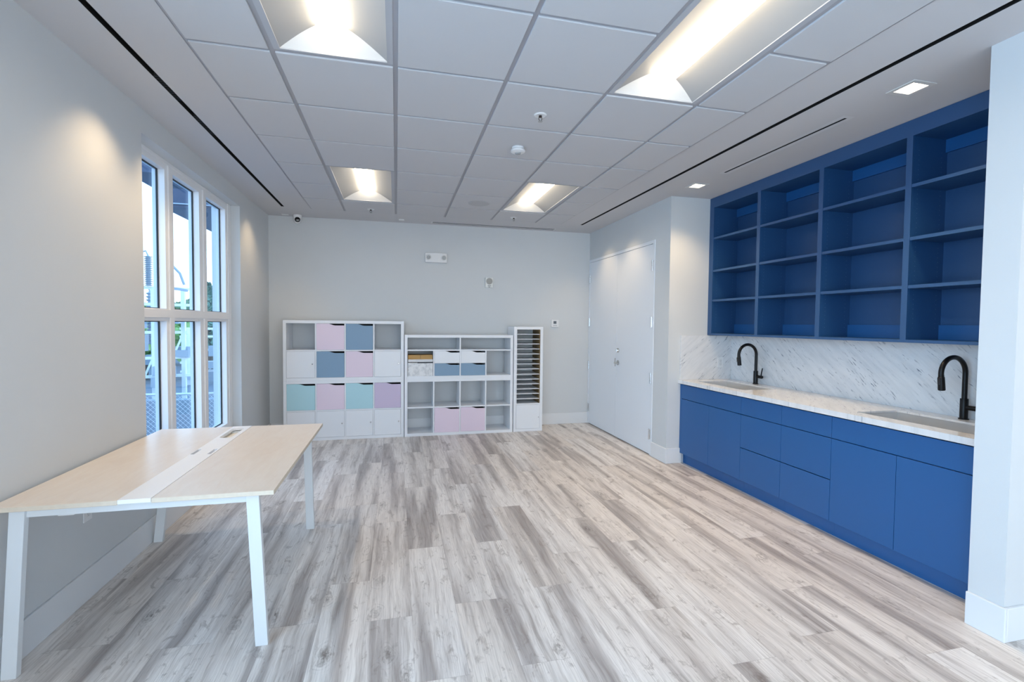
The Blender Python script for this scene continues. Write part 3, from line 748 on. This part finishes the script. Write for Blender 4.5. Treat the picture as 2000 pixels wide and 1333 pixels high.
# countertop with two sink holes
CT0, CT1 = .876, .914
SK = [(4.335, 4.700, 1.075, 1.765), (4.335, 4.700, -.755, -.045)]
bm = plate(rect(4.208, XBK, -.9185, 1.9285), [rrect(a, b, c_, d_, .012, 3) for a, b, c_, d_ in SK], -.014, ((0, 0, CT1), (1, 0, 0), (0, 1, 0)))
add_box(bm, 4.208, 4.230, -.9185, 1.9285, CT0, CT1-.014)
o = obj('countertop', bm, marble_top); tag(o, 'long white marble countertop on the blue base cabinets', 'countertop')
for q, (a, b, c_, d_) in enumerate(SK):
    s = thing('undermount_sink', ((a+b)/2, (c_+d_)/2, CT1-.0145), ['stainless steel undermount sink at the far end of the counter', 'stainless steel undermount sink at the near end of the counter'][q], 'sink', 'steel sinks in the marble counter')
    hx, hy = (b-a)/2, (d_-c_)/2; t_ = .002; dp = .20
    bm = BX((-hx-t_, -hx, -hy-t_, hy+t_, -dp, -.001), (hx, hx+t_, -hy-t_, hy+t_, -dp, -.001), (-hx, hx, -hy-t_, -hy, -dp, -.001), (-hx, hx, hy, hy+t_, -dp, -.001), (-hx-t_, hx+t_, -hy-t_, hy+t_, -dp-t_, -dp))
    obj('basin', bm, steel_m, s)
    bm = bmesh.new(); lathe(bm, [(.045, 0), (.045, .002), (.036, .003), (.030, .001)], (0, 0, -dp), k=24); obj('drain', bm, chrome_m, s)

# backsplash slabs
o = obj('backsplash', BX((4.848, XBK, -.9185, 1.908, CT1, 1.399)), marble_back); tag(o, 'white marble backsplash with diagonal grey veins behind both taps', 'backsplash')
o = obj('backsplash', BX((4.222, XBK, 1.909, 1.9285, CT1, 1.397)), marble_side, bevel=.001, seg=1); tag(o, 'short marble side slab with an outlet, beside the far sink', 'backsplash')

# faucets
def make_faucet():
    f = thing('kitchen_faucet', (0, 0, 0), '', 'faucet')
    bm = bmesh.new(); lathe(bm, [(.027, 0), (.027, .006), (.0215, .008), (.0215, .132), (.0205, .134)], k=28); o = obj('body', bm, faucet_m, f); shade_auto(o)
    R_ = .103; zc = .134+.165; pts = [(0, 0, .130), (0, 0, .20), (0, 0, zc-.02)]
    for i in range(0, 21):
        a = PI*i/20*(1.06); pts.append((-R_+R_*math.cos(a), 0, zc+R_*math.sin(a)))
    bm = bmesh.new(); tube(bm, pts, .0145, 18); o = obj('spout', bm, faucet_m, f); shade_auto(o)
    e = Vector(pts[-1]); d = (Vector(pts[-1])-Vector(pts[-2])).normalized()
    bm = bmesh.new(); tube(bm, [e-d*.012, e+d*.001, e+d*.004, e+d*.085, e+d*.088], [.0150, .0155, .0180, .0195, .017], 18); o = obj('spray_head', bm, faucet_m, f); shade_auto(o)
    s = e+d*.03; bm = BX((-.004, .004, -.008, .008, -.022, .022)); rm = Matrix.Rotation(math.atan2(d.x, -d.z)*-1, 4, 'Y')
    bmesh.ops.transform(bm, matrix=Matrix.Translation(s+Vector((-.0195, 0, 0)))@rm, verts=bm.verts); obj('spray_button', bm, mat('button_dark', (.012, .012, .014), .5), o, bevel=.002)
    bm = bmesh.new(); tube(bm, [(0, -.018, .078), (0, -.085, .078), (0, -.088, .078)], [.0155, .0155, .0145], 18)
    tube(bm, [(0, -.074, .088), (.002, -.078, .125), (.004, -.086, .168)], [.006, .0058, .0050], 12)
    o = obj('handle', bm, faucet_m, f); shade_auto(o); return f
f0 = make_faucet(); f0.location = (4.790, 1.455, CT1); f0['label'] = 'matte black gooseneck faucet at the far sink'; f0['group'] = 'black gooseneck faucets'
f1 = copy_tree(f0); f1.location = (4.790, -.395, CT1); f1['label'] = 'matte black gooseneck faucet at the near sink, beside the pier'

# ------------------------------------------------------------------ upper open shelving
UX0, UX1 = 4.555, 4.868
U = thing('wall_shelf_cabinet', (UX0, -.9, 1.40), 'large blue open wall shelving of four bays above the counter', 'shelf cabinet')
def ul(bm): return shift(bm, (-UX0, .9, -1.40))
BAYS = [(1.218, 1.862), (.535, 1.178), (-.150, .494), (-.830, -.190)]
ye, yn_ = 1.9285, -.9185
holes = [rect(a, b, 1.422, 2.776) for a, b in BAYS]
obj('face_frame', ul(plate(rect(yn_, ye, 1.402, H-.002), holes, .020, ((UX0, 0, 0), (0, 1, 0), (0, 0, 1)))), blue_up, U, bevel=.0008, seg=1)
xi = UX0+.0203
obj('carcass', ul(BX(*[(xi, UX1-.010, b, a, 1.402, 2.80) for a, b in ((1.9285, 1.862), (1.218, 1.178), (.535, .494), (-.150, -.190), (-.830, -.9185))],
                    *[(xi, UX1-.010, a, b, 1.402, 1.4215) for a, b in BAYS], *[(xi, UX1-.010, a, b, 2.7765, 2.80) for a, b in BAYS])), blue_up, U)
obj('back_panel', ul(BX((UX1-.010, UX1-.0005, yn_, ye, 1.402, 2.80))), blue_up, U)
for a, b in BAYS:
    obj('back_rail', ul(BX((UX1-.026, UX1-.0101, a, b, 2.690, 2.7763))), blue_m, U)
    obj('back_rail', ul(BX((UX1-.026, UX1-.0101, a, b, 1.4217, 1.522))), blue_m, U)
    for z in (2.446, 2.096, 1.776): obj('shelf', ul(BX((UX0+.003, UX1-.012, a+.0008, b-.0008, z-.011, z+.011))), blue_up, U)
    for yy_, s in ((b, -1), (a, 1)):
        bm = bmesh.new()
        for xh in (UX0+.055, UX1-.06):
            for k in range(38):
                z = 1.50+k*.032
                if min(abs(z-q) for q in (2.446, 2.096, 1.776)) < .016: continue
                lathe(bm, [(.0030, 0), (.0030, s*.0004)], (xh, yy_, z), axis='Y', k=6)
        obj('peg_hole', ul(bm), mat('peg_hole', (.10, .17, .30), .6), U)

# ------------------------------------------------------------------ outlets and wall devices
def outlet(root):
    """faces -y, origin at the plate centre on the wall"""
    obj('plate', BX((-.036, .036, -.006, 0, -.058, .058)), plastic_m, root, bevel=.002)
    o = obj('socket', plate(rrect(-.017, .017, -.034, .034, .006, 3), [], .002, ((0, -.006, 0), (1, 0, 0), (0, 0, 1))), mat('socket_white', (.66, .67, .68), .35), root)
    bm = bmesh.new()
    for zc in (-.018, .018):
        add_box(bm, -.0075, -.0055, -.0086, -.0079, zc-.004, zc+.006); add_box(bm, .0055, .0075, -.0086, -.0079, zc-.003, zc+.005)
        lathe(bm, [(.0025, -.0086), (.0025, -.0079)], (0, 0, zc-.010), axis='Y', k=10)
    obj('socket_slot', bm, plastic_g, o)
t = thing('power_outlet', (4.712, 1.909, 1.100), 'white wall outlet on the marble side slab', 'outlet'); outlet(t)
t = thing('power_outlet', (WL, .300, .480), 'white wall outlet low on the left wall under the table', 'outlet'); outlet(t); t.rotation_euler = (0, 0, PI/2)

t = thing('emergency_light', (1.765, WB, 2.418), 'white emergency light with two round lamps on the end wall', 'emergency light')
bm = bmesh.new(); k = 12; prof = []
for s in (-1, 1): pass
lo = [(-.150, -.066), (.150, -.066)]; top = [(.150-.300*i/k, .062+.006*math.sin(PI*i/k)) for i in range(k+1)]
obj('housing', plate(lo+top, [], .055, ((0, 0, 0), (1, 0, 0), (0, 0, 1))), plastic_m, t, bevel=.006)
for x in (-.104, .108):
    bm = bmesh.new(); lathe(bm, [(.041, -.054), (.041, -.062), (.034, -.066), (.030, -.058)], (x, 0, .0), axis='Y', k=28, cap=True); o = obj('lamp_ring', bm, plastic_m, t); shade_auto(o)
    bm = bmesh.new(); lathe(bm, [(.026, -.0585), (.026, -.064), (.016, -.070)], (x, 0, .0), axis='Y', k=24); q = obj('lamp_lens', bm, mat('lamp_lens', (.45, .46, .46), .15), o)
    bm = bmesh.new()
    for a in range(3): 
        an = a*2*PI/3+.5; bar(bm, (x+.006*math.cos(an), -.0705, .006*math.sin(an)), (x+.022*math.cos(an), -.0675, .022*math.sin(an)), .006, .003)
    obj('lamp_spoke', bm, plastic_g, o)
t = thing('alarm_speaker', (2.524, WB, 2.095), 'small white alarm speaker with round grille on the end wall', 'speaker')
obj('housing', BX((-.056, .056, -.045, 0, -.071, .071)), mat('offwhite', (.72, .74, .73), .45), t, bevel=.004)
bm = bmesh.new(); lathe(bm, [(.046, -.0445), (.046, -.049), (.040, -.052)], (0, 0, .018), axis='Y', k=32); o = obj('grille', bm, mat('grille_grey', (.40, .40, .38), .7, bump=.6, bscale=900), t); shade_auto(o)
obj('strobe', BX((-.022, .022, -.054, -.0445, -.052, -.040)), plastic_g, t, bevel=.002)
obj('warning_mark', BX((-.012, .012, -.0462, -.0448, -.068, -.062)), dark_m, t)
t = thing('thermostat', (3.532, WB, 1.518), 'small white thermostat with grey display right of the shelves', 'thermostat')
obj('body', BX((-.058, .058, -.024, 0, -.055, .055)), plastic_m, t, bevel=.003)
obj('display', BX((-.026, .020, -.0252, -.0238, -.006, .034)), mat('lcd_grey', (.10, .12, .14), .3), t)
obj('button', BX((-.030, .030, -.0256, -.0238, -.036, -.028)), plastic_g, t, bevel=.001)

# ceiling devices
ZT = H-TD
def ceil_spk():
    t = thing('ceiling_speaker', (2.145, 2.765, ZT), 'flat round white speaker grille set in a far ceiling tile', 'speaker')
    bm = bmesh.new(); lathe(bm, [(.128, 0), (.128, -.004), (.120, -.006)], k=40); o = obj('ring', bm, mat('ring_white', (.47, .475, .49), .5), t); shade_auto(o)
    bm = bmesh.new(); lathe(bm, [(.116, -.0055), (.112, -.0075)], k=40); o = obj('grille', bm, mat('grille_white', (.46, .465, .48), .8, bump=.5, bscale=800), t)
ceil_spk()
t = thing('smoke_detector', (2.146, .968, ZT), 'round white smoke detector on a middle ceiling tile', 'detector')
bm = bmesh.new(); lathe(bm, [(.048, 0), (.048, -.014), (.040, -.018), (.056, -.022), (.056, -.034), (.040, -.042)], k=32); o = obj('base', bm, plastic_m, t); shade_auto(o)
bm = bmesh.new(); lathe(bm, [(.024, -.0415), (.022, -.050), (.012, -.053)], k=24); o = obj('sensor_cap', bm, plastic_g, t); shade_auto(o)
def sprinkler(x, y, z, lab):
    t = thing('fire_sprinkler', (x, y, z), lab, 'sprinkler', 'ceiling fire sprinklers')
    bm = bmesh.new(); lathe(bm, [(.042, 0), (.042, -.003), (.034, -.008), (.022, -.006)], k=28); o = obj('escutcheon', bm, chrome_m if z > 9 else plastic_m, t); shade_auto(o)
    bm = bmesh.new(); lathe(bm, [(.010, -.004), (.010, -.016), (.006, -.018)], k=14); tube(bm, [(-.009, 0, -.014), (-.011, 0, -.028), (-.002, 0, -.042)], .002, 8); tube(bm, [(.009, 0, -.014), (.011, 0, -.028), (.002, 0, -.042)], .002, 8)
    o = obj('head', bm, mat('bronze_dark', (.07, .05, .04), .4, metal=.6), t); shade_auto(o)
    bm = bmesh.new(); lathe(bm, [(.013, -.042), (.014, -.044)], k=16); obj('deflector', bm, chrome_m, t)
sprinkler(2.144, .365, ZT, 'chrome-and-white fire sprinkler on a near-middle ceiling tile')
sprinkler(.925, 3.40, ZT, 'small fire sprinkler beyond the far left ceiling light')
sprinkler(2.700, 3.37, ZT, 'small fire sprinkler beyond the far right ceiling light')
t = thing('security_camera', (-.020, 4.045, H), 'white dome security camera with black lens at the far left ceiling corner', 'camera')
bm = bmesh.new(); lathe(bm, [(.052, 0), (.052, -.012), (.048, -.040), (.040, -.050)], k=32); o = obj('base', bm, plastic_m, t); shade_auto(o)
bm = bmesh.new(); bmesh.ops.create_uvsphere(bm, u_segments=28, v_segments=16, radius=.048); shift(bm, (0, 0, -.058)); o = obj('ball', bm, plastic_m, t, smooth=True)
dv = (Vector((CX, CY, 2.2))-Vector((-.02, 4.045, H-.058))).normalized()
bm = bmesh.new(); lathe(bm, [(.034, .034), (.031, .046), (.020, .049)], k=24)
bmesh.ops.transform(bm, matrix=Matrix.Translation((0, 0, -.058))@dv.to_track_quat('Z', 'Y').to_matrix().to_4x4(), verts=bm.verts); q = obj('lens', bm, mat('lens_black', (.004, .004, .005), .12), o); shade_auto(q)
o = obj('ceiling_sensor', shift(BX((-.035, .035, -.022, .022, -.010, 0)), (1.292, 3.93, H)), plastic_m, bevel=.003); tag(o, 'tiny white sensor on the ceiling border above the end wall, middle', 'sensor')
o = obj('ceiling_sensor', shift(BX((-.04, .04, -.022, .022, -.006, 0)), (-.165, 4.03, H)), plastic_m, bevel=.002); tag(o, 'tiny flat white plate on the ceiling left of the security camera', 'sensor')

# ------------------------------------------------------------------ outdoors
def pol(a, Dd):   # plan angle seen from the room's viewpoint side and distance
    return (CX-Dd*math.cos(math.radians(a)), CY+Dd*math.sin(math.radians(a)))
GZ = -.6
gm = mat('outdoor_ground', (.12, .15, .19), .9, var=.15, vscale=1.5)
struct(obj('ground', BX((-40, -.67, -12, 60, GZ-.1, GZ)), gm), 'blue-grey paved ground outside the window')
con = mat('outdoor_concrete', (.20, .25, .31), .8, var=.08, vscale=2)
o = obj('retaining_wall', BX((-12, -1.2, 6.55, 6.75, GZ, .15)), con); tag(o, 'low blue-grey concrete wall outside, beyond the mesh fence', 'wall')
# chain-link fence
t = thing('chain_link_fence', (-2.2, 4.2, GZ), 'low chain-link fence with top rail just outside the window', 'fence')
galv = mat('galvanised', (.55, .60, .66), .4, metal=.4)
fx0, fx1, fh = -3.2, 1.25, 1.17
bm = bmesh.new(); tube(bm, [(fx0, 0, fh), (fx1, 0, fh)], .016, 8); obj('top_rail', bm, galv, t)
for x in (-3.1, -.75, 1.2):
    bm = bmesh.new(); tube(bm, [(x, 0.03, 0), (x, 0.03, fh+.04)], .02, 8); obj('post', bm, galv, t)
bm = bmesh.new(); st = .06; nx = int((fx1-fx0)/st)
for i in range(-int(fh/st), nx):
    for s in (0, 1):
        x0 = fx0+i*st if s == 0 else fx0+i*st+fh
        x1 = x0+fh if s == 0 else x0-fh
        a, b = [x0, 0.0], [x1, fh]
        def clip(xq): return (xq-x0)/(x1-x0)
        t0, t1 = 0.0, 1.0
        for lim in (fx0, fx1):
            tq = clip(lim)
            if (lim == fx0) == (x1 > x0): t0 = max(t0, tq)
            else: t1 = min(t1, tq)
        if t1-t0 < .02: continue
        bar(bm, (x0+(x1-x0)*t0, .012*s, fh*t0), (x0+(x1-x0)*t1, .012*s, fh*t1), .0035)
obj('mesh_wire', bm, galv, t)

# awning along the outside of the building
navy = mat('awning_navy', (.030, .055, .115), .45, var=.2, vscale=3)
t = thing('metal_awning', (-1.7, 5.0, 3.1), 'dark blue angular metal awning seen at the top of the window', 'awning')
bm = bmesh.new()
def slab(bm, pts, z0, z1):
    lo = [bm.verts.new((x+1.7, y-5.0, z0[i]-3.1)) for i, (x, y) in enumerate(pts)]; hi = [bm.verts.new((x+1.7, y-5.0, z1[i]-3.1)) for i, (x, y) in enumerate(pts)]
    k = len(pts)
    for i in range(k): bm.faces.new((lo[i], lo[(i+1) % k], hi[(i+1) % k], hi[i]))
    bm.faces.new(lo); bm.faces.new(hi)
slab(bm, [(-1.98, 5.0), (-.66, 5.0), (-.66, 9.5), (-1.98, 9.5)], [3.1]*4, [3.36, 3.62, 3.62, 3.40])
obj('canopy', bm, navy, t)
bm = bmesh.new(); slab(bm, [(-1.62, 3.3), (-.66, 3.3), (-.66, 3.95), (-1.62, 3.95)], [3.1, 3.1, 3.1, 3.1], [3.55]*4); obj('bracket_box', bm, navy, t)
bm = bmesh.new(); slab(bm, [(-1.995, 4.99), (-1.97, 4.99), (-1.97, 9.5), (-1.995, 9.5)], [3.135]*4, [3.15]*4); slab(bm, [(-1.98, 4.975), (-.68, 4.975), (-.68, 4.998), (-1.98, 4.998)], [3.135]*4, [3.15]*4)
obj('edge_strip', bm, mat('pale_strip', (.35, .42, .50), .4), t)

# substation behind the fence
sw = mat('substation_steel', (.72, .76, .80), .5, var=.1, vscale=3)
sg = mat('substation_grey', (.30, .36, .42), .5)
def P3(a, Dd, slope): x, y = pol(a, Dd); return Vector((x, y, CZ+slope*Dd))
def gantry(a0, a1, Dd, lab, top, seed):
    rnd = random.Random(seed); x0, y0 = pol((a0+a1)/2, Dd)
    t = thing('substation_frame', (x0, y0, GZ), lab, 'steel frame', 'steel frames of the power yard outside'); c = Vector((x0, y0, GZ))
    A = Vector((*pol(a0, Dd), GZ)); B = Vector((*pol(a1, Dd), GZ)); Hh = top-GZ
    for P in (A, B, (A+B)/2):
        bm = bmesh.new(); bar(bm, P-c, P+Vector((0, 0, Hh))-c, .09); obj('column', bm, sw, t)
    dirv = (B-A)
    for fz in (1.0, .86, .62, .40, .24):
        bm = bmesh.new(); bar(bm, A-dirv*.15+Vector((0, 0, Hh*fz))-c, B+dirv*.15+Vector((0, 0, Hh*fz))-c, .07); obj('beam', bm, sw, t)
    for k in range(3):
        bm = bmesh.new(); p = A+dirv*(k/3); q = A+dirv*((k+1)/3)
        bar(bm, p+Vector((0, 0, Hh*.24))-c, q+Vector((0, 0, Hh*.62))-c, .045); obj('brace', bm, sw, t)
    bm = bmesh.new()
    for k in range(14):
        u = rnd.random(); z = Hh*rnd.uniform(.15, .8); w_ = rnd.uniform(.08, .25); h_ = rnd.uniform(.1, .35); p = A+dirv*u+Vector((0, rnd.uniform(-.4, .4), z))-c
        add_box(bm, p.x-w_, p.x+w_, p.y-.1, p.y+.1, p.z-h_/2, p.z+h_/2)
    obj('switchgear', bm, sg, t)
    return t
gantry(64.5, 69.2, 15.0, 'white steel power-yard frame seen through the left and middle panes', 2.32, 3)
gantry(69.6, 74.5, 19.0, 'white steel power-yard frame farther back, seen through the right panes', 1.25, 5)
def insulator(a, Dd, z0, z1, lab):
    x, y = pol(a, Dd); t = thing('insulator_stack', (x, y, z0), lab, 'insulator', 'insulator stacks of the power yard')
    bm = bmesh.new(); prof = []; k = 16; hh = z1-z0
    for i in range(k):
        z = hh*i/k; prof += [(.05, z), (.10, z+hh/k*.45), (.05, z+hh/k*.6)]
    lathe(bm, prof+[(.03, hh)], k=12); o = obj('stack', bm, sg, t); shade_auto(o)
    bm = bmesh.new(); tube(bm, [(0, 0, hh), (-.05, 0, hh+.12), (-.2, 0, hh+.06)], .02, 8); obj('terminal', bm, sg, t)
insulator(66.5, 14.9, 2.36, 3.10, 'ribbed insulator stack on the frame, seen in the left pane')
insulator(66.6, 15.4, .9, 2.25, 'tall ribbed insulator under the beam, seen in the left pane')
bm = bmesh.new(); p0 = P3(68.4, 14.2, .093); p1 = P3(69.3, 14.2, .062); c = P3(68.9, 14.2, .058)
tube(bm, [p0-c, (p0+p1)/2+Vector((.03, 0, .05))-c, p1-c], .03, 8); bar(bm, P3(68.2, 14.2, .056)-c, P3(69.6, 14.2, .052)-c, .06)
o = obj('switch_arm', bm, sg); o.location = c; tag(o, 'thin curved switch arm on the frame, seen in the middle pane', 'switch arm')

# trees
leafm = []
for nm, c0, c1 in (('foliage_bright', (.10, .26, .05), (.30, .50, .16)), ('foliage_dark', (.04, .12, .05), (.14, .28, .12)), ('foliage_blue', (.05, .16, .12), (.20, .34, .26))):
    m = bpy.data.materials.new(nm); m.use_nodes = True; n = m.node_tree; b = n.nodes['Principled BSDF']; tt = N(n, 'ShaderNodeTexCoord')
    n.links.new(ramp(n, noise(n, tt.outputs['Object'], 3, 4), [(.35, c0), (.65, c1)]), b.inputs['Base Color']); b.inputs['Roughness'].default_value = .7; leafm.append(m)
bark = mat('bark', (.12, .09, .07), .9)
def tree(a, Dd, top, rad, m, lab, seed, conic=False):
    rnd = random.Random(seed); x, y = pol(a, Dd); hh = top-GZ
    t = thing('tree', (x, y, GZ), lab, 'tree', 'trees beyond the power yard')
    bm = bmesh.new(); tube(bm, [(0, 0, 0), (.05, 0, hh*.5), (0, 0, hh*.9)], [.16, .10, .03], 8); obj('trunk', bm, bark, t)
    bm = bmesh.new()
    for k in range(2600):
        u = rnd.random()**.8; z = hh*(.25+.75*u); rr = rad*((1-u)**.7 if conic else math.sin(PI*min(1, .15+.85*u))**.6)
        a_ = rnd.uniform(0, 2*PI); q = rr*math.sqrt(rnd.random()); c = Vector((q*math.cos(a_), q*math.sin(a_), z))
        s = rnd.uniform(.08, .2); d1 = Vector((rnd.gauss(0, 1), rnd.gauss(0, 1), rnd.gauss(0, 1))).normalized(); d2 = d1.orthogonal().normalized()
        vs = [bm.verts.new(c+d1*s*i+d2*s*.6*j) for i, j in ((-1, 0), (0, -1), (1, 0), (0, 1))]; bm.faces.new(vs)
    obj('foliage', bm, m, t)
tree(66.0, 21.5, 2.0, 1.7, leafm[0], 'bright green tree low in the left pane', 1)
tree(67.6, 28, 2.0, 1.7, leafm[0], 'green tree behind the frame at the left pane edge', 2)
tree(69.9, 34, 2.7, 2.0, leafm[1], 'dark green tree in the middle pane', 3)
tree(71.3, 25, 3.1, .95, leafm[2], 'tall slender bluish-green tree in the right pane', 4, True)
